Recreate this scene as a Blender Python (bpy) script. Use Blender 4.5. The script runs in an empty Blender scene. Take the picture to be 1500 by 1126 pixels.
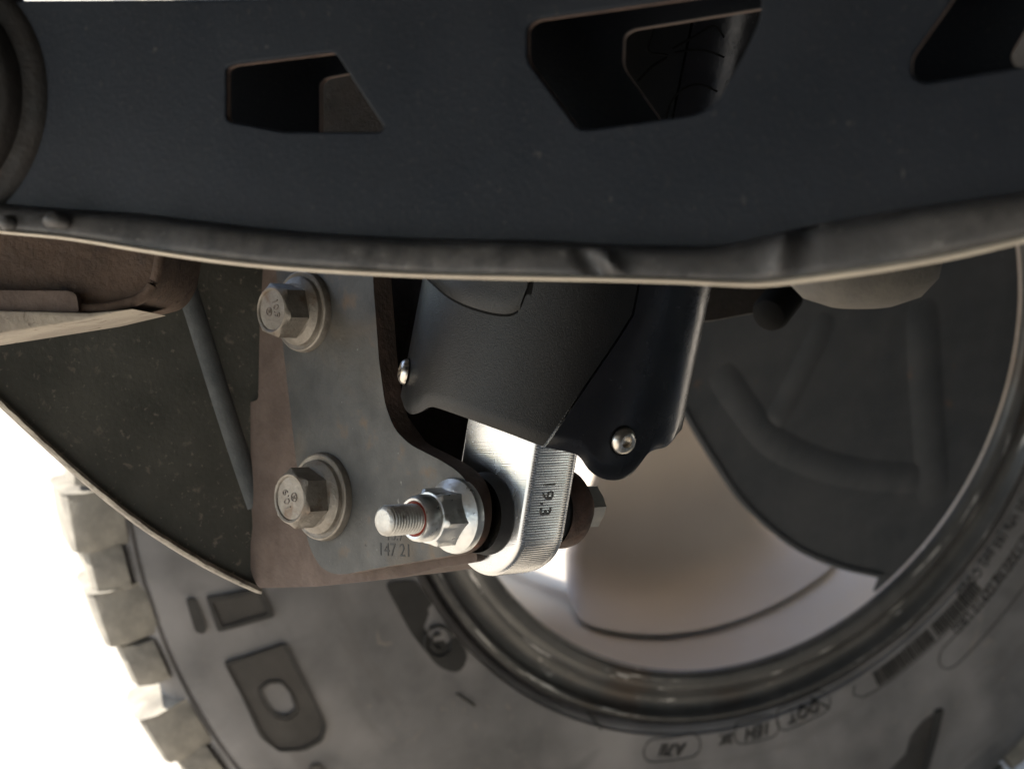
import bpy, bmesh, math, random
from mathutils import Vector, Matrix
random.seed(4)
R = math.radians
sc = bpy.context.scene
# ---------------------------------------------------------------- camera, sky, sun, exposure
PITCH, CAM_H, FPX, CX, CY = R(15), 0.694, 2600.0, 750.0, 563.0
cd = bpy.data.cameras.new('camera'); cam = bpy.data.objects.new('camera', cd); sc.collection.objects.link(cam)
cam.location = (0, 0, CAM_H); cam.rotation_euler = (R(90) - PITCH, 0, 0)
cd.sensor_width = 36; cd.lens = 36 * FPX / 1500; cd.clip_start = 0.01; cd.clip_end = 2000
cd.dof.use_dof = True; cd.dof.focus_distance = 0.55; cd.dof.aperture_fstop = 20; cd.dof.aperture_blades = 0
sc.camera = cam
SUN_EL, SUN_AZ = R(44), R(-92)          # azimuth measured from +Y towards +X
world = bpy.data.worlds.new('World'); sc.world = world; world.use_nodes = True
wn = world.node_tree; bg = wn.nodes['Background']
sky = wn.nodes.new('ShaderNodeTexSky'); sky.sky_type = 'NISHITA'; sky.sun_disc = False
sky.sun_elevation = SUN_EL; sky.sun_rotation = SUN_AZ
wn.links.new(sky.outputs[0], bg.inputs[0]); bg.inputs[1].default_value = 0.12
sl = bpy.data.lights.new('sun', 'SUN'); sl.energy = 5.0; sl.angle = R(0.53); sl.color = (1, .93, .82)
sun = bpy.data.objects.new('sun', sl); sc.collection.objects.link(sun)
sdir = Vector((math.sin(SUN_AZ) * math.cos(SUN_EL), math.cos(SUN_AZ) * math.cos(SUN_EL), math.sin(SUN_EL)))
sun.rotation_euler = (-sdir).to_track_quat('-Z', 'Y').to_euler()
sc.view_settings.view_transform = 'Standard'; sc.view_settings.look = 'None'
sc.view_settings.gamma = 1; sc.view_settings.use_curve_mapping = False
sc.view_settings.exposure = 1.5
sc.render.engine = 'CYCLES'; sc.cycles.max_bounces = 7; sc.cycles.diffuse_bounces = 4; sc.cycles.use_denoising = True

# ---------------------------------------------------------------- frame helpers
# shapes are measured in the working frame x right, y ahead, z up of the station point and turned into the world by V()
ROT = Matrix.Rotation(-PITCH, 3, 'X')
def V(p): return ROT @ Vector(p) + Vector((0, 0, CAM_H))
def Vd(d): return ROT @ Vector(d)
def ray(x, y): return Vector(((x - CX) / FPX, 1, -(y - CY) / FPX))
def at(x, y, Y): return ray(x, y) * Y
def onp(x, y, p0, n):
    d = ray(x, y); return d * (Vector(p0).dot(n) / d.dot(n))
def vec(*a): return Vector(a)

# ---------------------------------------------------------------- materials
def mat(name, c1, c2=None, scale=40, rough=.5, rough2=None, metal=0.0, bump=0.0, bscale=None, specks=(), coat=0.0,
        wave=None, spec=.5, detail=6, contrast=(.35, .65)):
    m = bpy.data.materials.new(name); m.use_nodes = True; nt = m.node_tree; N = nt.nodes; L = nt.links
    b = N['Principled BSDF']; tc = N.new('ShaderNodeTexCoord')
    def noise(s, d=6, r=.6, dist=0):
        n = N.new('ShaderNodeTexNoise'); n.inputs['Scale'].default_value = s; n.inputs['Detail'].default_value = d
        n.inputs['Roughness'].default_value = r; n.inputs['Distortion'].default_value = dist
        L.new(tc.outputs['Object'], n.inputs['Vector']); return n
    def ramp(src, a, z):
        r = N.new('ShaderNodeMapRange'); r.inputs[1].default_value = a; r.inputs[2].default_value = z
        L.new(src, r.inputs[0]); return r.outputs[0]
    def mix(fac, a, bcol):
        x = N.new('ShaderNodeMix'); x.data_type = 'RGBA'
        L.new(fac, x.inputs[0])
        if isinstance(a, tuple): x.inputs[6].default_value = (*a, 1)
        else: L.new(a, x.inputs[6])
        x.inputs[7].default_value = (*bcol, 1); return x.outputs[2]
    n1 = noise(scale, detail)
    col = mix(ramp(n1.outputs[0], *contrast), c1, c2 or c1)
    for (sc_, col_, lo, hi, *o) in specks:
        nn = noise(sc_, 3, .55, o[0] if o else 0)
        col = mix(ramp(nn.outputs[0], lo, hi), col, col_)
    L.new(col, b.inputs['Base Color'])
    b.inputs['Metallic'].default_value = metal
    b.inputs['Specular IOR Level'].default_value = spec
    if coat: b.inputs['Coat Weight'].default_value = coat; b.inputs['Coat Roughness'].default_value = .12
    nr = noise(scale * 2.3, 5)
    rr = N.new('ShaderNodeMapRange'); rr.inputs[1].default_value = .3; rr.inputs[2].default_value = .7
    rr.inputs[3].default_value = rough; rr.inputs[4].default_value = rough if rough2 is None else rough2
    L.new(nr.outputs[0], rr.inputs[0]); L.new(rr.outputs[0], b.inputs['Roughness'])
    last = None
    if bump:
        nb = noise(bscale or scale * 8, 6); bp = N.new('ShaderNodeBump'); bp.inputs['Strength'].default_value = bump
        bp.inputs['Distance'].default_value = .0012; L.new(nb.outputs[0], bp.inputs['Height']); last = bp.outputs[0]
    if wave:
        ws, direction, st = wave
        vm = N.new('ShaderNodeVectorMath'); vm.operation = 'DOT_PRODUCT'; vm.inputs[1].default_value = tuple(direction)
        L.new(tc.outputs['Object'], vm.inputs[0])
        cx = N.new('ShaderNodeCombineXYZ'); L.new(vm.outputs['Value'], cx.inputs[0])
        if st < 0:                                           # brushed streaks
            w = N.new('ShaderNodeTexNoise'); w.inputs['Scale'].default_value = ws; w.inputs['Detail'].default_value = 8
        else:
            w = N.new('ShaderNodeTexWave'); w.inputs['Scale'].default_value = ws
        L.new(cx.outputs[0], w.inputs['Vector'])
        bp = N.new('ShaderNodeBump'); bp.inputs['Strength'].default_value = abs(st); bp.inputs['Distance'].default_value = .0005
        L.new(w.outputs[0], bp.inputs['Height'])
        if last: L.new(last, bp.inputs['Normal'])
        last = bp.outputs[0]
    if last: L.new(last, b.inputs['Normal'])
    return m

B45 = R(45)
AX = vec(math.sin(B45), math.cos(B45), 0)                    # along the shock bolt, nut towards head
UX = vec(math.cos(B45), -math.sin(B45), 0)                   # across the mounting plate
M = {}
M['arm'] = mat('arm_paint', (.0070, .0100, .0165), (.011, .0145, .022), 25, .40, .55, 0, .12, 900,
               [(9, (.022, .025, .033), .45, .8), (260, (.06, .059, .058), .70, .78), (900, (.030, .031, .033), .60, .78)], spec=.25)
M['arm_dust'] = mat('arm_dusty_flange', (.050, .048, .048), (.115, .108, .104), 170, .42, .6, 0, .2, 420, [(22, (.075, .073, .075), .50, .70), (330, (.18, .17, .162), .65, .78), (60, (.05, .049, .05), .60, .72)])
M['arm_edge'] = mat('arm_bare_edge', (.50, .44, .36), (.62, .56, .46), 90, .5, .7, .2, .15)
M['cut_edge'] = mat('cutout_worn_edge', (.28, .20, .165), (.20, .15, .13), 150, .6, .8, .1, .2)
M['sleeve'] = mat('bushing_sleeve_steel', (.010, .010, .010), (.022, .018, .016), 60, .5, .75, .2, .3, 500, [(50, (.14, .07, .035), .66, .8)])
M['rubber'] = mat('black_rubber', (.018, .018, .019), (.03, .03, .03), 60, .55, .75, 0, .2, 600)
M['rust_block'] = mat('rust_brown_casting', (.085, .056, .040), (.13, .085, .060), 60, .75, .95, 0, .7, 420, [(150, (.05, .035, .03), .6, .75)])
M['ledge'] = mat('pale_weathered_ledge', (.28, .24, .20), (.42, .37, .30), 50, .7, .9, 0, .5, 300, [(80, (.12, .09, .07), .6, .72, 2)])
M['gusset'] = mat('gusset_dark_paint', (.055, .056, .047), (.085, .083, .070), 24, .5, .7, 0, .2, 500,
                  [(200, (.17, .145, .12), .625, .71, .3), (480, (.19, .165, .14), .635, .72), (12, (.125, .122, .105), .45, .8)])
M['gusset_edge'] = mat('gusset_pale_edge', (.40, .36, .30), (.16, .14, .12), 240, .6, .85, .1, .6, 500)
M['rib'] = mat('gusset_rib_paint', (.075, .082, .085), (.11, .115, .115), 90, .5, .7, 0, .3)
M['brown'] = mat('dusty_brown_bracket', (.10, .073, .060), (.15, .112, .093), 70, .8, .95, 0, .35, 600, [(40, (.09, .065, .055), .58, .75)])
M['plate'] = mat('zinc_grey_plate', (.040, .041, .040), (.076, .075, .071), 45, .42, .6, .3, .18, 700,
                 [(26, (.10, .076, .05), .50, .70, .6), (90, (.095, .068, .045), .62, .74), (300, (.2, .2, .19), .70, .78), (500, (.03, .028, .026), .68, .76)])
M['plate_edge'] = mat('plate_rusty_edge', (.07, .05, .04), (.13, .085, .065), 90, .65, .85, .1, .5, 500, [(140, (.25, .11, .07), .64, .74)])
M['web'] = mat('dark_rusted_web', (.008, .0065, .005), (.018, .013, .010), 70, .8, .95, 0, .4)
M['bolt'] = mat('dusty_plated_bolt', (.20, .178, .15), (.29, .265, .23), 140, .42, .68, .55, .3, 900, [(120, (.17, .12, .085), .58, .74)])
M['bolt_mark'] = mat('bolt_grade_mark', (.15, .13, .11), (.18, .15, .13), 140, .7)
M['zinc'] = mat('bright_zinc', (.60, .61, .60), (.72, .72, .70), 120, .25, .45, .85, .15, 900, [(170, (.38, .37, .33), .62, .76)])
M['thread'] = mat('threaded_steel', (.36, .35, .33), (.52, .51, .48), 200, .35, .5, .8, .2, 900, [(200, (.12, .10, .09), .62, .76)])
M['red'] = mat('red_locking_ring', (.30, .035, .015), (.22, .03, .015), 200, .45)
M['can'] = mat('satin_black_powdercoat', (.005, .0053, .0058), (.008, .008, .008), 80, .28, .32, .0, .22, 2600, [(60, (.012, .0115, .011), .6, .85)], spec=.36)
M['can_gloss'] = mat('gloss_black_guard', (.009, .010, .013), (.014, .014, .017), 60, .14, .3, 0, .05, 500, [(30, (.03, .027, .024), .66, .8, 2)], spec=.35)
M['black'] = mat('deep_black_joint', (.005, .005, .005), None, 60, .8, spec=.1)
M['alloy'] = mat('machined_aluminium', (.56, .565, .57), (.64, .64, .64), 60, .2, .3, 1.0, 0, None, wave=(2600, vec(0, .26, .97).normalized(), -.12))
M['alloy_text'] = mat('engraved_number', (.16, .155, .15), None, 60, .5, None, .3)
M['stamp'] = mat('stamped_digits', (.028, .028, .028), (.07, .07, .068), 60, .8)
M['screw'] = mat('stainless_screw', (.62, .58, .52), (.70, .66, .6), 120, .22, .35, 1.0, .05)
M['rusty'] = mat('rusty_washer', (.06, .04, .033), (.13, .075, .055), 120, .6, .85, .3, .5, 500, [(150, (.24, .12, .08), .64, .74)])
M['head'] = mat('grey_bolt_head', (.40, .39, .37), (.50, .49, .46), 120, .45, .6, .6, .2)
M['tyre'] = mat('tyre_rubber', (.110, .108, .110), (.175, .172, .175), 18, .55, .75, 0, .25, 900,
                [(7, (.33, .315, .312), .46, .74), (46, (.24, .21, .18), .66, .80, 1.5), (13, (.075, .075, .078), .60, .78, 1.0), (240, (.22, .20, .18), .70, .78)])
M['tread'] = mat('dusty_tread_rubber', (.13, .122, .108), (.30, .28, .24), 38, .8, .95, 0, .4, 500)
M['letter'] = mat('moulded_letter_rubber', (.017, .017, .017), (.028, .027, .026), 40, .6, .75, 0, .1, 600)
M['ridged'] = mat('ridged_letter_rubber', (.050, .047, .045), (.075, .07, .066), 40, .65, .8, 0, 0, None, wave=(330, vec(.35, .15, .92).normalized(), .9))
M['rim'] = mat('satin_dark_rim', (.060, .060, .059), (.095, .094, .092), 30, .28, .42, .25, .1, 500,
               [(18, (.07, .052, .04), .56, .75)])
M['rim_black'] = mat('black_rim_lip', (.02, .02, .021), (.035, .034, .034), 60, .25, .4, .2, .05, 500, [(120, (.3, .29, .28), .72, .76)])
M['barrel'] = mat('silver_barrel_paint', (.58, .505, .43), (.64, .565, .49), 8, .46, .6, .25, .02, 80)
M['shield'] = mat('brake_shield_steel', (.036, .041, .047), (.055, .058, .063), 30, .6, .8, .1, .2, 500,
                  [(60, (.12, .07, .045), .70, .80), (120, (.15, .15, .15), .74, .8)])
M['hubcup'] = mat('dusty_hub_casting', (.09, .083, .075), (.13, .118, .10), 60, .7, .9, 0, .4)
M['ground'] = mat('pale_concrete', (.43, .39, .335), (.51, .465, .40), 3, .8, .95, 0, .4, 120, [(.8, (.36, .33, .28), .5, .8)])
M['body'] = mat('shade_blocker_dark', (.012, .012, .012), (.02, .019, .018), 6, .7, .9, 0, .3, 40)  # for the added unseen body, dark to cut bounced light

# ---------------------------------------------------------------- mesh helpers
def tagp(o, label, cat, group=None):
    o['label'] = label; o['category'] = cat
    if group: o['group'] = group
    return o
def thing(name, label, cat, base, group=None):
    o = bpy.data.objects.new(name, None); o.empty_display_size = .02; sc.collection.objects.link(o)
    o.location = V(base); return tagp(o, label, cat, group)
def root(o):
    while o.parent: o = o.parent
    return o
def finish(me, mats, smooth):
    for m in (mats if isinstance(mats, (list, tuple)) else [mats]): me.materials.append(M[m])
    if smooth:
        me.polygons.foreach_set('use_smooth', [True] * len(me.polygons)); me.set_sharp_from_angle(angle=R(smooth))
def bm_obj(name, bm, mats, parent, smooth=35, bevel=0, label=None):
    """bm is in the working frame; it becomes one mesh object under parent"""
    if bevel:
        bm.normal_update()
        es = [e for e in bm.edges if len(e.link_faces) == 2 and e.calc_face_angle(0) > R(40)]
        if es: bmesh.ops.bevel(bm, geom=es, offset=bevel, segments=2, profile=.5, affect='EDGES', clamp_overlap=True)
    bmesh.ops.recalc_face_normals(bm, faces=bm.faces)
    o0 = root(parent).location
    for v in bm.verts: v.co = V(v.co) - o0
    me = bpy.data.meshes.new(name); bm.to_mesh(me); bm.free(); finish(me, mats, smooth)
    o = bpy.data.objects.new(name, me); sc.collection.objects.link(o); o.parent = parent
    if bevel: o.modifiers.new('even_normals', 'WEIGHTED_NORMAL').keep_sharp = True
    if label: o['label'] = label
    return o
def rnd(poly, r, k=4):
    """round the corners of a 2d polygon; r may be one value"""
    out = []; n = len(poly)
    for i in range(n):
        p = Vector(poly[i]); a = Vector(poly[i - 1]); b = Vector(poly[(i + 1) % n])
        da = (a - p); db = (b - p); q = min(r, da.length * .45, db.length * .45)
        s = p + da.normalized() * q; e = p + db.normalized() * q
        for j in range(k + 1):
            t = j / k; out.append((1 - t) ** 2 * s + 2 * t * (1 - t) * p + t * t * e)
    return [(v.x, v.y) for v in out]
def spl(pts, k=6):
    """smooth curve through the points (any dimension)"""
    P = [Vector(p) for p in pts]; out = []
    for i in range(len(P) - 1):
        a = P[max(i - 1, 0)]; b = P[i]; c = P[i + 1]; d = P[min(i + 2, len(P) - 1)]
        for j in range(k):
            t = j / k
            out.append(.5 * (2 * b + (c - a) * t + (2 * a - 5 * b + 4 * c - d) * t * t + (-a + 3 * b - 3 * c + d) * t ** 3))
    out.append(P[-1]); return out
def plate(loops3, thick, side_mat=0):
    """prism from an outer loop and holes lying in a plane; thick is a vector"""
    bm = bmesh.new(); edges = []
    for lp in loops3:
        vs = [bm.verts.new(p) for p in lp]
        edges += [bm.edges.new((vs[i], vs[(i + 1) % len(vs)])) for i in range(len(vs))]
    bmesh.ops.triangle_fill(bm, use_beauty=True, use_dissolve=False, edges=edges)
    f0 = list(bm.faces)
    r = bmesh.ops.extrude_face_region(bm, geom=f0)
    nv = [g for g in r['geom'] if isinstance(g, bmesh.types.BMVert)]
    nf = set(g for g in r['geom'] if isinstance(g, bmesh.types.BMFace)); f0 = set(f for f in f0 if f.is_valid)
    for v in nv: v.co += thick
    for f in bm.faces:
        if f not in nf and f not in f0: f.material_index = side_mat
    return bm
def frame(axis):
    a = Vector(axis).normalized(); t = vec(0, 0, 1) if abs(a.z) < .9 else vec(1, 0, 0)
    e = (t - a * t.dot(a)).normalized(); return a, e, a.cross(e)
def rings(org, axis, rs, seg=48, rot=0, bm=None, arc=None):
    """turned shape: rs = (s, r) round or (s, r, 'h') hexagonal, r the inradius"""
    a, e, g = frame(axis); bm = bm or bmesh.new(); R_ = []
    for q in rs:
        s, r = q[0], q[1]; hx = len(q) > 2
        if r <= 1e-9: R_.append([bm.verts.new(org + a * s)]); continue
        row = []
        for i in range(seg):
            t = 2 * math.pi * i / seg
            rr = r / math.cos((t % (math.pi / 3)) - math.pi / 6) if hx else r
            row.append(bm.verts.new(org + a * s + (e * math.cos(t + rot) + g * math.sin(t + rot)) * rr))
        R_.append(row)
    for A, Bq in zip(R_, R_[1:]):
        for i in range(seg):
            j = (i + 1) % seg
            if len(A) == 1 and len(Bq) == 1: continue
            if len(A) == 1: bm.faces.new((A[0], Bq[i], Bq[j]))
            elif len(Bq) == 1: bm.faces.new((A[i], A[j], Bq[0]))
            else: bm.faces.new((A[i], A[j], Bq[j], Bq[i]))
    return bm
def tube(pts, r, seg=8, bm=None, cap=True):
    bm = bm or bmesh.new(); P = [Vector(p) for p in pts]; rows = []
    for i, p in enumerate(P):
        t = (P[min(i + 1, len(P) - 1)] - P[max(i - 1, 0)])
        a, e, g = frame(t); rr = r[i] if isinstance(r, (list, tuple)) else r
        rows.append([bm.verts.new(p + (e * math.cos(2 * math.pi * k / seg) + g * math.sin(2 * math.pi * k / seg)) * rr) for k in range(seg)])
    for A, Bq in zip(rows, rows[1:]):
        for k in range(seg): bm.faces.new((A[k], A[(k + 1) % seg], Bq[(k + 1) % seg], Bq[k]))
    if cap: bm.faces.new(rows[0]); bm.faces.new(rows[-1])
    return bm
def grid(rows, bm=None):
    bm = bm or bmesh.new(); vs = [[bm.verts.new(p) for p in r] for r in rows]
    for A, Bq in zip(vs, vs[1:]):
        for i in range(len(A) - 1): bm.faces.new((A[i], A[i + 1], Bq[i + 1], Bq[i]))
    return bm
_tx = {}
def text_bm(s, size, depth, place):
    """letters as thin solids; place(x, y, z) -> working frame"""
    cu = bpy.data.curves.new('t', 'FONT'); cu.body = s; cu.size = size; cu.extrude = depth; cu.align_x = 'CENTER'; cu.align_y = 'CENTER'
    cu.resolution_u = 3
    o = bpy.data.objects.new('t', cu); sc.collection.objects.link(o)
    bpy.context.view_layer.update()
    me = bpy.data.meshes.new_from_object(o.evaluated_get(bpy.context.evaluated_depsgraph_get()))
    bm = bmesh.new(); bm.from_mesh(me)
    bpy.data.objects.remove(o); bpy.data.curves.remove(cu); bpy.data.meshes.remove(me)
    bmesh.ops.subdivide_edges(bm, edges=[e for e in bm.edges if e.calc_length() > size * .3], cuts=1)
    for v in bm.verts: v.co = place(*v.co)
    return bm

# ================================================================ setting: ground, added vehicle body that shades the view
def struct(name, bm, m):
    me = bpy.data.meshes.new(name); bm.to_mesh(me); bm.free(); finish(me, m, 0)
    o = bpy.data.objects.new(name, me); sc.collection.objects.link(o); o['kind'] = 'structure'; return o
g = bmesh.new(); bmesh.ops.create_grid(g, x_segments=4, y_segments=4, size=600); struct('ground', g, 'ground')

# wheel frame (fitted to the rim and lettering circles)
WC = vec(.153, 1.098, .014); yaw, pit = .457, -.282
WN = vec(math.sin(yaw) * math.cos(pit), -math.cos(yaw) * math.cos(pit), math.sin(pit))
W1 = vec(math.cos(yaw), math.sin(yaw), 0); W2 = W1.cross(WN) * -1
if W2.z < 0: W2 = -W2
def wp(r, a, w): return WC + WN * w + (W1 * math.cos(a) + W2 * math.sin(a)) * r
def wpix(x, y, w=0):
    """radius and angle on the wheel where a sight line meets the plane w"""
    q = onp(x, y, WC + WN * w, WN) - WC - WN * w
    return math.hypot(q.dot(W1), q.dot(W2)), math.atan2(q.dot(W2), q.dot(W1))
# unseen vehicle body, added to keep everything in view in shade
nx = Vd(WN); nh = vec(nx.x, nx.y, 0).normalized(); th = vec(-nh.y, nh.x, 0); wc = V(WC)
LEFT, RIGHT = (-1.5, 3.2) if th.x > 0 else (-3.2, 1.5)
bm = bmesh.new()
def slab(a0, a1, b0, b1, z0, z1):
    vs = [bm.verts.new(vec(wc.x, wc.y, 0) + nh * a + th * b + vec(0, 0, z)) for z in (z0, z1) for a, b in ((a0, b0), (a1, b0), (a1, b1), (a0, b1))]
    for f in ((0, 1, 2, 3), (7, 6, 5, 4), (0, 4, 5, 1), (1, 5, 6, 2), (2, 6, 7, 3), (3, 7, 4, 0)): bm.faces.new([vs[i] for i in f])
slab(.07, 1.9, LEFT, RIGHT, .85, 1.06)                       # added floor pan, blocks light from above
slab(-.30, .069, *((-.50, RIGHT) if th.x > 0 else (LEFT, .50)), .96, 1.06)   # added wing over the wheel, short so sun reaches the tread
sgn = 1 if th.x > 0 else -1
slab(-.30, -.26, *sorted((sgn * .62, sgn * 3.2)),   .38, .959)  # added sill behind the wheel arch, cuts light from the right
slab(1.901, 1.95, LEFT, RIGHT, .16, 1.06)                   # added far sill, cuts light from behind the camera
slab(-.259, .60, *sorted((sgn * .60, sgn * .63)), .30, .849)  # added arch liner, darkens the right of the shock cover
vf = struct('vehicle_shade_blocker', bm, 'body')

def scuffs(m, u, v, col, stretch, lo, hi):
    nt = m.node_tree; N = nt.nodes; L = nt.links; b = N['Principled BSDF']; tc = N.new('ShaderNodeTexCoord')
    def dot(d):
        q = N.new('ShaderNodeVectorMath'); q.operation = 'DOT_PRODUCT'; q.inputs[1].default_value = tuple(d); L.new(tc.outputs['Object'], q.inputs[0]); return q.outputs['Value']
    def mth(op, x, y):
        q = N.new('ShaderNodeMath'); q.operation = op
        for k, t in enumerate((x, y)):
            if isinstance(t, (int, float)): q.inputs[k].default_value = t
            else: L.new(t, q.inputs[k])
        return q.outputs[0]
    du, dv = dot(u), dot(v)
    ang = mth('ARCTAN2', dv, du); rad = mth('SQRT', mth('ADD', mth('MULTIPLY', du, du), mth('MULTIPLY', dv, dv)), 0)
    cx = N.new('ShaderNodeCombineXYZ'); L.new(mth('MULTIPLY', ang, stretch[0]), cx.inputs[0]); L.new(mth('MULTIPLY', rad, stretch[1]), cx.inputs[1])
    n = N.new('ShaderNodeTexNoise'); n.inputs['Scale'].default_value = 1; n.inputs['Detail'].default_value = 7; n.inputs['Roughness'].default_value = .62; L.new(cx.outputs[0], n.inputs['Vector'])
    r = N.new('ShaderNodeMapRange'); r.inputs[1].default_value = lo; r.inputs[2].default_value = hi; L.new(n.outputs[0], r.inputs[0])
    x = N.new('ShaderNodeMix'); x.data_type = 'RGBA'; L.new(r.outputs[0], x.inputs[0]); old = b.inputs['Base Color'].links[0].from_socket
    L.new(old, x.inputs[6]); x.inputs[7].default_value = (*col, 1); L.new(x.outputs[2], b.inputs['Base Color'])
scuffs(M['rim'], Vd(W1), Vd(W2), (.55, .54, .52), (5, 240), .62, .66)
scuffs(M['tyre'], Vd(W1), Vd(W2), (.12, .114, .113), (2.2, 42), .57, .75)
scuffs(M['tyre'], Vd(W1), Vd(W2), (.30, .275, .26), (26, 9), .69, .78)

# ================================================================ wheel
wheel = thing('wheel', 'off-road tyre on a dark steel rim, standing behind the shock absorber', 'wheel', WC)
def sweepw(prof, seg=160, a0=0, a1=2 * math.pi):
    full = abs(a1 - a0 - 2 * math.pi) < 1e-6; bm = bmesh.new(); rows = []
    for i in range(seg if full else seg + 1):
        a = a0 + (a1 - a0) * i / seg; rows.append([bm.verts.new(wp(r, a, w)) for (w, r) in prof])
    for i in range(seg):
        A = rows[i]; Bq = rows[(i + 1) % len(rows)]
        for k in range(len(prof) - 1): bm.faces.new((A[k], A[k + 1], Bq[k + 1], Bq[k]))
    return bm
SW = [(-.012, .2434), (-.002, .2470), (.000, .2498), (-.0005, .2506), (.0025, .2515), (.004, .260), (.007, .276), (.0095, .295), (.0110, .325), (.0095, .360), (.0060, .380),
      (.003, .3940), (.0020, .3950), (.0010, .3958), (.0020, .3966), (.0025, .3980), (-.001, .4020), (-.008, .406), (-.022, .408)]
def sw(r):
    for (w0, r0), (w1, r1) in zip(SW, SW[1:]):
        if r0 <= r <= r1: return w0 + (w1 - w0) * (r - r0) / (r1 - r0)
    return SW[0][0] if r < SW[0][1] else SW[-1][0]
TW = .225
tp = [tuple(q) for q in SW] + [(-.10, .404), (-TW + .08, .398), (-TW + .02, .392)] + [(-TW + .01 - w, r) for (w, r) in reversed(SW[:-3])]
tyre = bm_obj('tyre', sweepw(tp, 220), 'tyre', wheel, 60)
# tread blocks round the shoulder, alternately long and short
def block(a0, a1, long):
    bm = bmesh.new(); RO = .4270 if long else .4230; rin = .3985 if long else .4040; rin -= .004
    prof = [(.0015, rin + .004), (-.0005, RO - .010), (-.006, RO - .002), (-.012, RO), (-.045, RO - .001), (-.052, RO - .004), (-.052, .402), (-.02, .404)]
    rows = []; n = 4
    for i in range(n + 1):
        t = i / n; row = []
        for (w, r) in prof:
            sk = .020 * (w / .06) * (-1 if long else 1)
            ed = .0016 * (1 if 0 < i < n else 0)
            row.append(wp(r, a0 + (a1 - a0) * t + sk + (random.random() - .5) * 0, w + (ed if w > -.02 else 0)))
        rows.append(row)
    grid([r for r in rows], bm); bm.verts.ensure_lookup_table(); k = len(prof)
    bm.faces.new([bm.verts[i] for i in range(k)]); bm.faces.new([bm.verts[n * k + i] for i in range(k)])
    return bm
NB = 38; da = 2 * math.pi / NB
for lng, (s0, s1) in ((True, (.03, .53)), (False, (.57, .97))):
    proto = bm_obj('tread_block', block(s0 * da, s1 * da, lng), 'tread', tyre, 30, .0014)
    for i in range(1, NB):
        c = proto.copy(); sc.collection.objects.link(c); c.parent = tyre
        c.matrix_basis = Matrix.Rotation(i * da + random.uniform(-.10, .10) * da, 4, Vd(WN)) @ Matrix.Scale(random.uniform(.994, 1.003), 4)
# centre tread blocks
def cblock(w0, w1, a0, a1, sk, rt):
    bm = bmesh.new(); P = []
    for r in (rt - .022, rt):
        for (w, a) in ((w0, a0), (w1, a0 + sk), (w1, a1 + sk), (w0, a1)): P.append(bm.verts.new(wp(r, a, w)))
    for f in ((0, 1, 2, 3), (4, 5, 6, 7), (0, 1, 5, 4), (1, 2, 6, 5), (2, 3, 7, 6), (3, 0, 4, 7)): bm.faces.new([P[i] for i in f])
    return bm
for (w0, w1, ph, rt) in ((-.060, -.102, .1, .4170), (-.110, -.152, .45, .410)):
    proto = bm_obj('tread_block', cblock(w0, w1, ph * da, (ph + .62) * da, .06, rt), 'tread', tyre, 30, .0012)
    for i in range(1, NB):
        c = proto.copy(); sc.collection.objects.link(c); c.parent = tyre
        c.matrix_basis = Matrix.Rotation(i * da + random.uniform(-.10, .10) * da, 4, Vd(WN)) @ Matrix.Scale(random.uniform(.994, 1.003), 4)
# moulded lettering on the sidewall ---------------------------------------------
def swpt(x, y, h):
    r, a = wpix(x, y, .004); return wp(r, a, sw(r) + h)
def letter(loops, name, m, h=.0010, rr=6):
    lp = []
    for L_ in loops:
        pts = rnd(L_, rr, 3); dense = []
        for i in range(len(pts)):
            a = Vector(pts[i]); b = Vector(pts[(i + 1) % len(pts)]); k = max(1, int((b - a).length / 14))
            dense += [a.lerp(b, j / k) for j in range(k)]
        lp.append([swpt(p[0], p[1], h) for p in dense])
    return bm_obj(name, plate(lp, WN * -.004), m, tyre, 30)
Pout = [(328, 968), (408, 936), (428, 977), (452, 1018), (468, 1050), (463, 1073), (436, 1088), (402, 1092), (382, 1072), (352, 1012), (346, 1002)]
Pin = [(371, 1000), (384, 987), (406, 985), (424, 1004), (434, 1034), (418, 1047), (398, 1045), (382, 1028)]
letter([Pout, Pin], 'raised_letter', 'ridged', .0012)
letter([[(p[0] + (1 if p[0] > 400 else -1) * 4, p[1] + (1 if p[1] > 1015 else -1) * 3) for p in Pout], Pout], 'letter_outline', 'letter', .0022, 7)
letter([[(402 + (p[0] - 402) * .92, 1016 + (p[1] - 1016) * .92) for p in Pin], [(402 + (p[0] - 402) * .78, 1016 + (p[1] - 1016) * .78) for p in Pin]], 'letter_outline', 'letter', .0018, 5)
letter([[(303, 873), (372, 858), (389, 892), (318, 914)]], 'raised_letter', 'ridged', .0012, 4)
letter([[(298, 869), (375, 853), (396, 894), (315, 919)], [(305, 875), (370, 860), (386, 890), (320, 911)]], 'letter_outline', 'letter', .0022, 4)
letter([[(270, 874), (282, 871), (300, 914), (296, 924), (284, 922)]], 'raised_letter', 'letter', .0018, 6)
letter([[(436, 1160), (452, 1113), (462, 1111), (500, 1160)]], 'raised_letter', 'ridged', .0016, 3)
letter([[(1366, 1034), (1343, 1050), (1325, 1072), (1318, 1096), (1288, 1128), (1262, 1160), (1325, 1160), (1342, 1126)]], 'raised_letter', 'ridged', .0012, 3)
letter([[(1371, 1030), (1360, 1034), (1337, 1126), (1322, 1160), (1332, 1160), (1347, 1126)]], 'letter_outline', 'letter', .0028, 2)
def side_text(s, x0, y0, size, h=.0007, name='raised_text', sx=1.0, lean=0):
    r0, a0 = wpix(x0, y0, .004)
    def pl(x, y, z):
        r = r0 + y; a = a0 - (x * sx + y * lean) / r0; return wp(r, a, sw(r) + (h if z > 0 else -.001))
    return bm_obj(name, text_bm(s, size, .0005, pl), 'letter', tyre, 0)
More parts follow.
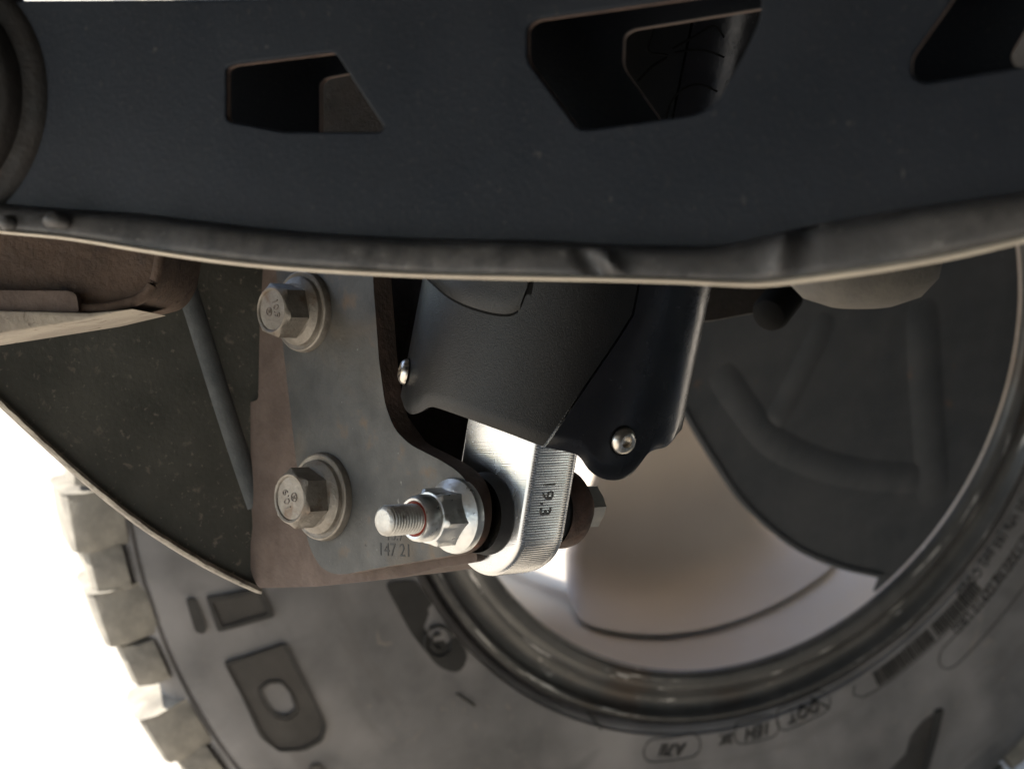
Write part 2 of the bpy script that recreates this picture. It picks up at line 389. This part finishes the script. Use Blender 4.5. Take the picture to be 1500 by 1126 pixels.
def arcline(pts, rad=.00035, name='raised_line'):
    return bm_obj(name, tube([wp(r, R(a), sw(r) + .0003) for (r, a) in pts], rad, 6), 'letter', tyre, 40)
# load box, barcode strip, tick marks
arcline([(.2735, a) for a in range(-8, -47, -1)] + [(.2735 + .0090 - .0090 * math.cos(R(t)), -47 - 2.2 * math.sin(R(t))) for t in range(0, 181, 15)] + [(.2915, a) for a in range(-47, -8, 1)])
side_text('MAX. LOAD 1320 kg (2910 LBS)', 1480, 818, .0096)
side_text('AT 450 kPa (65 psi) COLD', 1468, 790, .0090)
bm = bmesh.new(); a = -59.0
while a < -37.5:
    wdt = random.choice((.26, .26, .40, .15))
    if random.random() > .12:
        vs = []
        for h in (-.001, .0011):
            for (r, t) in ((.2540, a), (.2540, a + wdt), (.2645, a + wdt), (.2645, a)): vs.append(bm.verts.new(wp(r, R(t), sw(r) + h)))
        for f in ((0, 1, 2, 3), (4, 5, 6, 7), (0, 1, 5, 4), (1, 2, 6, 5), (2, 3, 7, 6), (3, 0, 4, 7)): bm.faces.new([vs[i] for i in f])
    a += wdt + random.choice((.18, .26))
bm_obj('barcode_ribs', bm, 'letter', tyre, 0)
arcline([(.2665, a) for a in range(-27, -61, -1)] + [(.2655, -62), (.260, -63.2), (.2545, -62.4)])
side_text('* 3 *', 1432, 798, .010, sx=.8)
side_text('DOT', 1178, 1042, .0115, .0012, lean=.25)
side_text('1EH', 1110, 1070, .0115, .0012, lean=.25)
side_text('3K', 1064, 1081, .0095, .0012, lean=.25)
side_text('A7II', 984, 1096, .0115, .0012, lean=.25)
def capsule(x0, y0, x1, y1, hh):
    (r0, a0), (r1, a1) = wpix(x0, y0, .004), wpix(x1, y1, .004); a0, a1 = math.degrees(a0), math.degrees(a1); q = math.degrees(hh / r0)
    pts = [(r0 + (r1 - r0) * i / 10 - hh, a0 + (a1 - a0) * i / 10) for i in range(11)] + [(r1 - hh * math.cos(R(t)), a1 + q * math.sin(R(t))) for t in range(20, 180, 20)] + \
          [(r1 + (r0 - r1) * i / 10 + hh, a1 + (a0 - a1) * i / 10) for i in range(11)] + [(r0 + hh * math.cos(R(t)), a0 - q * math.sin(R(t))) for t in range(20, 180, 20)]
    arcline(pts + pts[:1], .0004)
capsule(957, 1098, 1012, 1092, .0075); capsule(1090, 1074, 1128, 1065, .0072); capsule(1152, 1054, 1204, 1030, .0072)
for (x0, y0, x1, y1) in ((1098, 1030, 1122, 1046), (866, 1047, 882, 1068), (666, 1012, 692, 1030), (1322, 872, 1343, 889), (1180, 1018, 1214, 1036)):
    bm_obj('mould_flash', tube([swpt(x0, y0, .0008), swpt((x0 + x1) / 2, (y0 + y1) / 2, .0012), swpt(x1, y1, .0006)], .0007, 6), 'letter', tyre, 40)
# oval badge with a ring letter low on the left
letter([[(560, 850), (610, 850), (665, 925), (688, 960), (672, 985), (640, 975), (600, 925)]], 'raised_badge', 'letter', .0008, 14)
c0 = [(640 + 22 * math.cos(t / 12 * 6.283), 938 + 22 * math.sin(t / 12 * 6.283)) for t in range(13)]
bm_obj('badge_ring', tube([swpt(x, y, .0012) for x, y in c0], .0009, 6, cap=False), 'letter', tyre, 40)
c0 = [(640 + 11 * math.cos(t), 938 + 11 * math.sin(t)) for t in (-1.2, -2, -2.8, -3.6, -4.4, -5.1)]
bm_obj('badge_letter', tube([swpt(x, y, .0012) for x, y in c0], .0010, 6), 'letter', tyre, 40)

# rim: lip, channelled inner face, barrel, spokes
RS = 1.014
rimp = [(-.018, .2395), (-.008, .2405), (-.001, .2400), (.0020, .2386), (.0028, .2365), (.0016, .2344), (-.0030, .2325), (-.0050, .2290), (-.0050, .2250),
        (-.0035, .2215), (-.0010, .2190), (.0004, .2165), (.0006, .2140), (.0002, .2115), (.0000, .2095), (-.0016, .2072), (-.006, .2062)]
rim = bm_obj('rim', sweepw([(w, r * RS) for (w, r) in spl(rimp, 2)], 240), 'rim', wheel, 50)
bm_obj('rim_lip', sweepw([(w, r * RS) for (w, r) in [(-.019, .2402), (-.009, .2416), (-.001, .2414), (.0026, .2396), (.0034, .2382), (.0026, .2372)]], 240), 'rim_black', rim, 60)
bm_obj('barrel', sweepw([(w, r * RS) for (w, r) in [(-.006, .2062), (-.03, .2050), (-.06, .2035), (-.085, .2015), (-.10, .2000), (-.104, .198), (-.112, .1965), (-.14, .1965), (-.16, .199), (-.185, .212), (-.195, .228)]], 240), 'barrel', rim, 40)
bm = sweepw([(-.120, .05), (-.135, .075), (-.125, .09), (-.120, .05)], 80); hub = bm_obj('hub', bm, 'barrel', wheel, 40)
for i in range(4):
    a = R(90 * i - 80); bm = bmesh.new(); rows = []
    for r, wd, w in ((.05, .56, -.098), (.08, .49, -.112), (.12, .45, -.122), (.155, .44, -.122), (.178, .44, -.112), (.191, .45, -.098), (.1985, .48, -.078), (.2030, .51, -.050)):
        rows.append([wp(r, a + wd * s, w + dz) for (s, dz) in ((-1, -.008), (-.97, -.002), *[(k / 10, 0) for k in range(-9, 10)], (.97, -.002), (1, -.008), (.97, -.018), *[(k / 5, -.018) for k in range(4, -5, -1)], (-.97, -.018), (-1, -.008))])
    bm_obj('spoke', grid(rows, bm), 'barrel', wheel, 60)

# ================================================================ brake backing plate in the mouth of the rim
SH = -.0045
shield = thing('brake_dust_shield', 'dark ribbed steel brake shield filling the upper right of the wheel opening', 'brake shield', onp(1200, 700, WC + WN * SH, WN))
S0 = WC + WN * SH
edge = [(985, 560), (1004, 604), (1047, 675), (1091, 737), (1158, 795), (1224, 826), (1291, 842)]
lp = [onp(p[0], p[1], S0, WN) for p in spl(edge, 5)]
lp += [wp(.2060, R(a), SH) for a in range(-52, 60, 4)]
lp += [onp(1250, 100, S0, WN), onp(1050, 250, S0, WN), onp(985, 450, S0, WN)]
bm_obj('shield_plate', plate([lp], WN * -.003), 'shield', shield, 30, .0008)
def rib(px, wd, hgt, name='pressed_rib'):
    P = [onp(p[0], p[1], S0, WN) for p in spl(px, 6)]; rows = []
    for i, p in enumerate(P):
        t = (P[min(i + 1, len(P) - 1)] - P[max(i - 1, 0)]).normalized(); sd = WN.cross(t).normalized()
        k = min(1, 1.0 * min(i, len(P) - 1 - i) / 3 + .15)
        rows.append([p + sd * (wd * s) + WN * (hgt * h * k - .0004) for (s, h) in ((-1, 0), (-.75, .25), (-.45, .85), (0, 1), (.45, .85), (.75, .25), (1, 0))])
    return bm_obj(name, grid(rows), 'shield', shield, 60)
rib([(1052, 540), (1085, 590), (1125, 640), (1180, 672), (1240, 690), (1300, 698), (1352, 700)], .013, .0024)
rib([(1215, 460), (1180, 530), (1150, 590), (1128, 622)], .011, .0024)
rib([(1350, 440), (1355, 540), (1362, 640), (1368, 740)], .016, .0028)
rib([(1392, 420), (1404, 520), (1415, 600), (1424, 668)], .010, -.006, 'pressed_groove')
bm_obj('shield_rolled_edge', tube([onp(p[0], p[1], S0, WN) for p in spl(edge, 5)], .0022, 8), 'shield', shield, 60)

# ball joint cup and stub beneath the arm
cup = thing('ball_joint', 'dusty round ball joint housing hanging below the arm on the right', 'ball joint', at(1255, 430, .66))
bm_obj('housing', rings(at(1262, 330, .66), vec(.03, .15, -1).normalized(), [(-.01, .030), (.012, .030), (.020, .028), (.0265, .022), (.030, .012), (.031, 0)], 48), 'hubcup', cup, 50)
bm_obj('grease_boot', rings(at(1262, 330, .66), vec(.03, .15, -1).normalized(), [(-.03, .020), (-.012, .024), (-.01, .0305), (-.002, .0312), (.003, .0305)], 48), 'rubber', cup, 40)
stub = thing('steering_stop', 'small dark rounded stop bolt between shock absorber and ball joint', 'bolt', at(1125, 470, .70))
bm_obj('stop_arm', plate([[at(x, y, .71) for x, y in rnd([(1010, 380), (1160, 380), (1165, 425), (1120, 455), (1040, 470), (1010, 470)], 12)]], vec(0, .02, 0)), 'web', stub, 30, .002)
bm_obj('stop_head', rings(at(1132, 455, .70), vec(-.5, -.8, -.5), [(-.014, .0075), (.002, .0075), (.0045, .0066), (.006, .004), (.0064, 0)], 24), 'black', stub, 40)

# ================================================================ shock mount bracket
PO = at(668, 755, .54)                                        # bolt axis on the outer face of the plate
bracket = thing('shock_bracket', 'grey and brown steel shock mount bracket with two large hex flange bolts', 'bracket', at(500, 850, .60))
def pp(x, y, off=0): return onp(x, y, PO + AX * off, AX)
gp = [(402, 370), (546, 370), (547, 420), (551, 470), (555, 527), (564, 593), (578, 629), (600, 651), (644, 673), (668, 688), (684, 704), (693, 730), (694, 760), (689, 785), (678, 803),
      (662, 813), (600, 824), (540, 834), (505, 841), (486, 840), (470, 831), (458, 812), (450, 790), (433, 669), (413, 495)]
hp = rnd(gp, 12, 3)
bm_obj('mount_plate', plate([[pp(x, y) for x, y in hp]], AX * .0078, 1), ['plate', 'plate_edge'], bracket, 30, .0006)
bp_ = [(386, 370), (380, 480), (378, 586), (354, 591), (347, 602), (356, 650), (366, 720), (370, 770), (364, 815), (368, 840), (378, 861), (462, 859), (540, 851), (590, 845), (640, 832), (700, 822), (690, 760), (520, 520), (480, 370)]
bm_obj('inner_plate', plate([[pp(x, y, .0095) for x, y in rnd(bp_, 6, 2)]], AX * .004), 'brown', bracket, 30, .0005)
bm_obj('bottom_web', plate([[pp(x, y, .014) for x, y in ((462, 857), (545, 849), (600, 842), (640, 829), (705, 820), (700, 795), (480, 820))]], AX * .03), 'brown', bracket, 30, .0006)
# deep web behind the shock; upper part added to darken the arm's cutout
wb = [(400, -120), (740, -120), (700, 500), (692, 640), (688, 720), (640, 740), (540, 640)]
bm_obj('back_web', plate([[onp(x, y, at(600, 560, .615), vec(-.35, -.94, 0).normalized()) for x, y in wb]], vec(0, .004, 0)), 'web', bracket, 30, .0006)
def bolt(x, y, k, rot, mark, mrot):
    o = pp(x, y); ax = -AX
    b = bm_obj('flange_bolt', rings(o, ax, [(-.002, .0146 * k), (.0008, .0146 * k), (.0022, .0142 * k), (.0026, .0137 * k), (.0022, .0128 * k), (.0024, 0)], 60), 'bolt', bracket, 30)
    bm_obj('bolt_flange', rings(o, ax, [(.002, .0122 * k), (.0036, .0121 * k), (.0045, .0112 * k), (.0054, .0098 * k), (.0056, 0)], 60), 'bolt', b, 30)
    bm_obj('hex_head', rings(o, ax, [(.004, .0086 * k, 'h'), (.0128, .0086 * k, 'h'), (.0140, .0083 * k), (.0144, .0078 * k), (.0141, .0072 * k), (.0136, .0069 * k), (.0136, 0)], 60, rot), 'bolt', b, 28)
    e = vec(0, 0, 1); g_ = UX
    c_, s_ = math.cos(mrot), math.sin(mrot)
    def pl(tx, ty, z):
        return o + ax * (.0137 + (.00015 if z > 0 else -.0003)) + g_ * (tx * c_ - ty * s_) + e * (tx * s_ + ty * c_)
    bm_obj('grade_mark', text_bm(mark, .0042 * k, .0002, pl), 'bolt_mark', b, 0)
    return b
bolt(447, 456, .94, .25, '10.9\n®', R(-75))
bolt(474, 727, 1.0, .12, '10.9\n®', R(105))
def ptext(s, x, y, size, rot=0):
    o = pp(x, y); c_, s_ = math.cos(rot), math.sin(rot)
    def pl(tx, ty, z): return o - AX * (.0001 if z > 0 else -.0003) + UX * (tx * c_ - ty * s_) + vec(0, 0, 1) * (tx * s_ + ty * c_)
    return bm_obj('stamped_number', text_bm(s, size, .0002, pl), 'stamp', bracket, 0)
ptext('147 21', 578, 806, .0058, R(2)); ptext('15.7', 578, 784, .0050, R(2))
# through bolt with flange nut
nut = bm_obj('flange_nut', rings(PO, -AX, [(-.001, .0114), (.0006, .0116), (.0016, .0113), (.0034, .0088), (.0038, .0080), (.004, .0060)], 60), 'zinc', bracket, 35)
bm_obj('nut_hex', rings(PO, -AX, [(.0022, .0079, 'h'), (.0108, .0079, 'h'), (.0118, .0077), (.0120, .0070), (.0120, .005)], 60, .35), 'zinc', nut, 30)
bm_obj('nut_collar', rings(PO, -AX, [(.0118, .0071), (.0150, .0071), (.0165, .0068), (.0173, .0061), (.0171, .0054), (.0150, .0050)], 60), 'zinc', nut, 40)
bm_obj('locking_ring', rings(PO, -AX, [(.0150, .0056), (.0166, .0056), (.0171, .0052), (.0168, .0043), (.015, .0042)], 48), 'red', nut, 40)
thr = [(.010, .0043)]
s = .0165
while s < .0283:
    thr += [(s, .00455), (s + .00025, .0046), (s + .0006, .0041), (s + .00085, .0041)]; s += .0011
thr += [(s, .0044), (s + .0008, .0036), (s + .0009, .0030), (s + .0008, 0)]
bm_obj('through_bolt', rings(PO, -AX, thr, 40), 'thread', bracket, 40)
hd = bm_obj('rusty_washer', rings(PO, AX, [(.0385, .0128), (.0455, .0130), (.0480, .0126), (.0515, .0098), (.0530, .0086), (.0536, 0)], 60), 'rusty', bracket, 30)
bm_obj('bolt_head', rings(PO, AX, [(.0525, .0066, 'h'), (.0600, .0066, 'h'), (.0610, .0062), (.0612, 0)], 60, .5), 'head', hd, 28)

# ================================================================ curved gusset plate on the left
gusset = thing('axle_gusset', 'curved dark mud-speckled gusset plate on the left, in front of the tyre', 'gusset', at(300, 830, .62))
GA = at(375, 700, .630); GB_ = at(0, 700, .590); gd = vec(GA.x - GB_.x, GA.y - GB_.y, 0).normalized(); GN = vec(gd.y, -gd.x, 0)
def gpx(x, y, off=0): return onp(x, y, GA + GN * off, GN)
gl = [(-90, 500), (-40, 550), (0, 588), (60, 644), (130, 706), (200, 762), (270, 808), (330, 841), (380, 864)]
gcur = [tuple(p) for p in spl(gl, 5)]
bm_obj('gusset_plate', plate([[gpx(x, y) for x, y in gcur] + [gpx(400, 800), gpx(440, 330), gpx(-90, 330)]], -GN * .004), 'gusset', gusset, 30, .0005)
bm = bmesh.new(); rows = []
for i, (x, y) in enumerate(gcur):
    p = gpx(x, y); q = (random.random() - .5) * .0004
    rows.append([p + vec(0, 0, .0014 + q) + GN * .0002, p + vec(0, 0, .0012) + GN * .0022, p + vec(0, 0, -.0002 + q) + GN * .003, p + vec(0, 0, -.0012) + GN * .0022, p + vec(0, 0, -.0014) - GN * .004])
bm_obj('pale_edge', grid(rows, bm), 'gusset_edge', gusset, 50)  # paler speckled strip along the lower curve
rp = [gpx(x, y, -.0036) for x, y in spl([(252, 370), (275, 440), (300, 520), (325, 600), (348, 670), (372, 740)], 4)]
rb = bm_obj('stiffening_rib', tube(rp, .0052, 24), 'rib', gusset, 60)

# brown casting on the far left
blk = thing('rusty_casting', 'rusty brown cast block with pale ledge at the left edge', 'casting', at(60, 480, .52))
FB = vec(0, -1, 0)
bp2 = rnd([(-110, 300), (246, 300), (240, 372), (232, 412), (212, 440), (150, 456), (-110, 462)], 22, 5)
bm_obj('cast_body', plate([[at(x, y, .505) for x, y in bp2]], vec(0, .06, 0)), 'rust_block', blk, 30, .004)
bm_obj('lower_lip', plate([[at(x, y, .500) for x, y in rnd([(-110, 424), (102, 426), (112, 431), (116, 457), (-110, 458)], 5)]], vec(0, .01, 0)), 'brown', blk, 30, .0012)
bm_obj('pale_ledge', plate([[at(x, y, .498) for x, y in ((-110, 452), (30, 455), (130, 458), (196, 452), (120, 470), (0, 489), (-110, 506))]], vec(0, .05, 0)), 'ledge', blk, 30, .001)
bm_obj('rim_bead', tube([at(x, y, .503) for x, y in spl([(236, 330), (234, 378), (226, 412), (206, 437), (160, 450), (118, 452)], 5)], .0016, 8), 'rust_block', blk, 60)

# ================================================================ shock absorber
SB = at(785, 640, .556); SAX = vec(.19, -.12, .97).normalized(); SR = .0440
_, S_e, S_g = frame(SAX)
S_f = (vec(0, -1, 0) - SAX * vec(0, -1, 0).dot(SAX)).normalized(); S_r = (vec(1, 0, 0) - SAX * vec(1, 0, 0).dot(SAX)); S_r = (S_r - S_f * S_r.dot(S_f)).normalized()
def sp(th, h, dr=0): return SB + SAX * h + (S_f * math.cos(th) + S_r * math.sin(th)) * (SR + dr)
def sth(x, y):
    """angle and height where a sight line meets the cover"""
    d = ray(x, y); o = -SB
    dp = d - SAX * d.dot(SAX); op = o - SAX * o.dot(SAX)
    A = dp.dot(dp); Bq = 2 * dp.dot(op); Cq = op.dot(op) - SR * SR; D = max(Bq * Bq - 4 * A * Cq, 0)
    t = (-Bq - math.sqrt(D)) / (2 * A); p = d * t - SB
    return math.atan2(p.dot(S_r), p.dot(S_f)), p.dot(SAX)
def lerp1(tab, x):
    if x <= tab[0][0]: return tab[0][1]
    for (a, b), (c, d) in zip(tab, tab[1:]):
        if a <= x <= c: return b + (d - b) * (x - a) / max(c - a, 1e-9)
    return tab[-1][1]
shock = thing('shock_absorber', 'black covered shock absorber with machined silver eyelet bolted into the bracket', 'shock absorber', at(750, 840, .56))
cont = [(586, 590), (591, 601), (600, 606), (612, 603), (625, 596), (640, 598), (680, 612), (740, 634), (797, 655), (838, 664), (852, 672), (865, 690), (885, 702), (908, 704), (930, 694), (950, 668), (962, 660), (978, 656), (986, 650), (991, 640)]
ctab = sorted(sth(*p) for p in cont); HT = .235
smt = spl([(t, h) for t, h in ctab], 4); ctab = sorted((p[0], p[1]) for p in smt)
seam = [(797, 655), (860, 562), (912, 486), (926, 466), (932, 440), (937, 410)]
stab = sorted((sth(*p)[1], sth(*p)[0]) for p in seam)
def shell(th0, th1, n, hb, ht, dr, tk, nh=26):
    """closed shell patch: th0/th1 functions of height, hb bottom height as function of angle"""
    bm = bmesh.new(); outer = []; inner = []
    for j in range(nh + 1):
        v = j / nh; ro = []; ri = []
        for i in range(n + 1):
            u = i / n; h = None
            th = th0(0) + (th1(0) - th0(0)) * u
            for _ in range(4):
                b = hb(th); h = b + (ht - b) * v ** 1.5; th = th0(h) + (th1(h) - th0(h)) * u
            e = min(v * (ht - hb(th)), 1) ; rd = .0010 * max(0, 1 - e / .0016) ** 2
            ro.append(bm.verts.new(sp(th, h, dr - rd))); ri.append(bm.verts.new(sp(th, h + (.0006 if j == 0 else 0), dr - tk)))
        outer.append(ro); inner.append(ri)
    for j in range(nh):
        for i in range(n):
            bm.faces.new((outer[j][i], outer[j][i + 1], outer[j + 1][i + 1], outer[j + 1][i]))
            bm.faces.new((inner[j][i + 1], inner[j][i], inner[j + 1][i], inner[j + 1][i + 1]))
        bm.faces.new((outer[j][0], outer[j + 1][0], inner[j + 1][0], inner[j][0])); bm.faces.new((outer[j][n], inner[j][n], inner[j + 1][n], outer[j + 1][n]))
    for i in range(n):
        bm.faces.new((outer[0][i], inner[0][i], inner[0][i + 1], outer[0][i + 1])); bm.faces.new((outer[nh][i], outer[nh][i + 1], inner[nh][i + 1], inner[nh][i]))
    return bm
hb = lambda th: lerp1(ctab, th)
gapang = .0085
cover = bm_obj('cover_shell', shell(lambda h: -2.2, lambda h: lerp1(stab, h) - gapang, 110, hb, HT, 0, .0025), 'can', shock, 40)
guard = bm_obj('guard_shell', shell(lambda h: lerp1(stab, h) + gapang, lambda h: 2.6, 110, hb, HT, .0001, .0025), 'can_gloss', shock, 40)
bm_obj('inner_tube', rings(SB, SAX, [(.020, 0), (.020, SR - .004), (HT, SR - .004), (HT, 0)], 64), 'black', shock, 40)
# pocket panel at the upper left
pk = [(604, 372), (616, 398), (632, 418), (664, 444), (704, 460), (738, 466), (758, 460), (769, 440), (776, 395)]
def pocket(grow, dr, tk, m, name, par):
    q = []
    for i, (x, y) in enumerate(pk):
        t, h = sth(x, y); q.append((t, h - grow))
    q = sorted((p[0], p[1]) for p in spl(q, 5)); t0, t1 = q[0][0] - grow / SR, q[-1][0] + grow / SR
    return bm_obj(name, shell(lambda h: t0, lambda h: t1, 60, lambda t: lerp1(q, t), .135, dr, tk, 12), m, par, 40)
pocket(.0014, .00022, .001, 'black', 'panel_groove', cover)
pocket(0, .0007, .002, 'can', 'side_panel', cover)
# grooves of the upper shells, seen through the arm's opening
for pl_ in ([(960, 20), (957, 45), (949, 75), (978, 82), (955, 98), (934, 120)], [(988, 78), (1010, 74), (1035, 75), (1060, 84)], [(975, 175), (984, 148), (1002, 130), (1024, 124), (1050, 134)], [(985, 72), (1015, 55), (1045, 38), (1060, 55)]):
    q = [sth(*p) for p in pl_]
    bm_obj('panel_groove', tube([sp(t, h, .0000) for t, h in spl(q, 4)], .00035, 6), 'black', guard, 40)
def screw(x, y, r):
    t, h = sth(x, y); o = sp(t, h, 0); nrm = (S_f * math.cos(t) + S_r * math.sin(t))
    s_ = bm_obj('button_screw', rings(o, nrm, [(-.001, r), (.0006, r), (.0014, r * .93), (.0021, r * .74), (.0024, r * .56), (.0024, r * .44), (.0006, r * .40, 'h'), (.0006, 0)], 60, .3), 'screw', shock, 40)
    bm_obj('countersink_ring', rings(o, nrm, [(-.0006, r * 1.12), (.0003, r * 1.10), (.0003, r * 1.0)], 48), 'black', s_, 40)
    return s_
screw(912, 645, .0041); screw(596, 545, .0040)
# machined eyelet: ridged round-ended bar along the bolt axis
EC = PO - vec(0, 0, .0035); up2 = vec(0, 0, 1) * .975 + UX * .22; up2.normalize(); sd2 = AX.cross(up2).normalized()
if sd2.dot(UX) < 0: sd2 = -sd2
ER = .0158; pitch = .00082; outl = []; acc = 0
path = []
L0 = .050; k = int(L0 / (pitch / 4))
for i in range(k): path.append((ER, L0 - L0 * i / k, 1, 0))
k = int(math.pi * ER / (pitch / 4))
for i in range(k + 1):
    a = -math.pi * i / k; path.append((ER * math.cos(a), ER * math.sin(a), math.cos(a), math.sin(a)))
k = int(L0 / (pitch / 4))
for i in range(1, k + 1): path.append((-ER, L0 * i / k, -1, 0))
bm = bmesh.new(); rows = []
for (s, ins, rg) in ((.0125, .0016, 0), (.0127, .0010, 0), (.0132, .0004, 0), (.0140, 0, .5), (.0146, 0, 1), (.0275, 0, 1), (.0300, .0003, 1), (.0322, .0011, .7), (.0340, .0024, .4), (.0352, .0040, 0), (.0360, .0062, 0)):
    row = []
    for i, (u, v, nu, nv) in enumerate(path):
        d = -ins + rg * .00007 * math.cos(i * math.pi / 2)
        row.append(EC + AX * s + sd2 * (u + nu * d) + up2 * (v + nv * d))
    rows.append(row)
grid(rows, bm); bm.verts.ensure_lookup_table(); n_ = len(path)
bm.faces.new([bm.verts[i] for i in range(n_)]); bm.faces.new([bm.verts[(len(rows) - 1) * n_ + i] for i in range(n_)])
eye = bm_obj('eyelet', bm, 'alloy', shock, 30)
q0 = onp(801, 729, EC + sd2 * ER, sd2)
def pl(tx, ty, z): return q0 + sd2 * (.0002 if z > 0 else -.0004) - up2 * tx + AX * ty
bm_obj('engraved_number', text_bm('19.3', .0070, .0002, pl), 'alloy_text', eye, 0)
bm_obj('bushing', rings(PO, AX, [(.0078, .0118), (.0090, .0122), (.0105, .0124), (.0115, .0128), (.0128, .0128), (.0131, 0)], 60), 'rubber', shock, 40)
bm_obj('bushing', rings(PO, AX, [(.0358, 0), (.0358, .0120), (.0380, .0122), (.0400, .0115)], 60), 'rubber', shock, 40)

# ================================================================ control arm in the foreground
TB = R(20); BN = vec(-math.sin(TB), -math.cos(TB), 0); B0 = vec(0, .385, 0)
arm = thing('control_arm', 'blue-black pressed steel control arm with angular cutouts across the top', 'control arm', at(750, 415, .385))
def bpx(x, y, off=0): return onp(x, y, B0 + BN * off, BN)
low = [(-140, 292), (0, 300), (100, 308), (200, 314), (300, 326), (400, 337), (500, 345), (600, 350), (700, 352), (800, 354), (900, 360), (1000, 362), (1060, 360), (1120, 348), (1200, 330), (1300, 312), (1400, 297), (1500, 282), (1660, 258)]
bot = [(-140, 326), (0, 341), (100, 351), (200, 367), (300, 382), (400, 393), (500, 400), (600, 405), (700, 408), (800, 410), (900, 412), (1000, 415), (1060, 418), (1120, 419), (1200, 410), (1300, 396), (1400, 378), (1500, 355), (1660, 318)]
topl = [(1660, -170), (1100, -90), (720, -24), (600, -6), (300, -1), (0, 1), (-140, 2)]
lows = spl(low, 12); bots = spl(bot, 12)
c1 = rnd([(331, 177), (331, 100), (343, 95), (490, 77), (562, 187), (556, 193), (415, 193)], 8)
c2 = rnd([(772, 89), (772, 40), (786, 29), (977, 2), (1116, -18), (1113, 28), (1094, 70), (1052, 148), (1020, 168), (862, 190), (846, 188)], 12)
c3 = rnd([(1335, 112), (1335, 84), (1392, 4), (1420, -40), (1650, -75), (1650, 72), (1450, 106), (1354, 122)], 12)
outer = [(p[0], p[1]) for p in lows] + topl
bm_obj('front_plate', plate([[bpx(*p) for p in outer]] + [[bpx(*p) for p in c] for c in (c1, c2, c3)], -BN * .0030, 1), ['arm', 'cut_edge'], arm, 30, .0007)
RO_ = -.048
d1 = rnd([(467, 230), (467, 122), (476, 114), (560, 98), (640, 230)], 8)
d2 = rnd([(1010, 240), (968, 178), (911, 98), (913, 52), (926, 43), (1112, 13), (1250, -10), (1160, 240)], 12)
d3 = rnd([(1482, 96), (1480, 80), (1560, -60), (1640, -60), (1640, 80), (1500, 104)], 10)
rout = [(-140, 300), (300, 320), (700, 345), (1040, 350), (1300, 310), (1660, 260), (1660, -120), (1100, -60), (700, 10), (300, 12), (-140, 12)]
bm_obj('rear_plate', plate([[bpx(*p, RO_) for p in rout]] + [[bpx(*p, RO_) for p in c] for c in (d1, d2, d3)], -BN * .003, 1), ['arm', 'cut_edge'], arm, 30, .0007)
bm_obj('bottom_plate', grid([[bpx(p[0], p[1] - 8, -.0035) for p in lows], [bpx(p[0], p[1] - 20, RO_) for p in lows]]), 'arm', arm, 40)  # added below to keep the inside of the box dark
tl = [(1660, -165), (1100, -86), (720, -20), (600, 2), (300, 8), (0, 9), (-140, 10)]
bm_obj('top_plate', grid([[bpx(x, y, -.0032) for x, y in tl], [bpx(x, y + 16, RO_) for x, y in tl]]), 'arm', arm, 40)  # added on top so the box stays dark inside
prof = [(0, 0.0), (.0010, .03), (.0034, .08), (.0052, .16), (.0061, .30), (.0067, .48), (.0072, .68), (.0072, .80), (.0066, .88)]
rows = []
for a_, b_ in zip(lows, bots):
    dn = lambda x, f: .0030 * math.exp(-((x - 893 - 30 * (f - .5)) / 13) ** 2) * math.sin(math.pi * min(f * 1.1, 1)) - .0024 * math.exp(-((x - 862 - 30 * (f - .5)) / 15) ** 2) * math.sin(math.pi * min(f * 1.1, 1)) \
        + .0028 * math.exp(-((x - 1150 + 18 * f) / 15) ** 2) * (1 - f) - .0030 * math.exp(-((x - 1185 + 18 * f) / 18) ** 2) * (1 - f) + .0006 * math.sin(x * .021) * math.sin(x * .0083)
    rows.append([bpx(a_[0], a_[1] + (b_[1] - a_[1]) * f_, o_ + .0001 + (dn(a_[0], f_) if 0 < f_ < .85 else 0)) for (o_, f_) in prof])
bm_obj('lower_flange', grid(rows), 'arm_dust', arm, 60)
rows = []
for a_, b_ in zip(lows, bots):
    q = lambda f_, o_: bpx(a_[0], a_[1] + (b_[1] - a_[1]) * f_, o_)
    rows.append([q(.86, .0064), q(.89, .0075), q(.95, .0080), q(1.0, .0072), q(1.02, .0050), q(1.0, -.006), q(.9, -.02)])
bm_obj('flange_edge', grid(rows), 'arm_edge', arm, 60)
def weld(x, y, rx, ry, hz, rot=0):
    """lumpy bead on the flange"""
    bm = bmesh.new(); bmesh.ops.create_icosphere(bm, subdivisions=4, radius=1); o = bpx(x, y, .0066); k = .39 / FPX
    br = vec(math.cos(TB), -math.sin(TB), 0)
    for v in bm.verts:
        n_ = 1 + .10 * math.sin(3 * v.co.x + 2 * v.co.z) + .05 * math.sin(7 * v.co.y + 5 * v.co.x)
        X = v.co.x * rx * math.cos(rot) - v.co.z * ry * math.sin(rot); Z = v.co.x * rx * math.sin(rot) + v.co.z * ry * math.cos(rot)
        v.co = o + (br * (X * k) + vec(0, 0, 1) * (Z * k)) * n_ + BN * (-v.co.y * hz)
    return bm_obj('weld_bead', bm, 'arm_dust', arm, 80)
weld(86, 324, 26, 15, .0040, -.15); weld(14, 328, 16, 13, .003)
# bushing sleeve at the left end
bo = bpx(-98, 150)
slv = bm_obj('bushing_sleeve', rings(bo, BN, [(-.002, .0345), (.0010, .0325), (.0015, .0300), (.002, .0275), (.005, .0262), (.006, .0245), (.0063, .0225), (.008, .0212), (.009, .0200)], 80), 'sleeve', arm, 50)
bm_obj('bushing_rubber', rings(bo, BN, [(.008, .0205), (.0092, .0190), (.0095, .0172)], 80), 'rubber', slv, 50)
bm_obj('bushing_cap', rings(bo, BN, [(.008, .0176), (.0110, .0172), (.0120, .0160), (.0122, .010), (.0122, 0)], 80), 'arm', slv, 50)
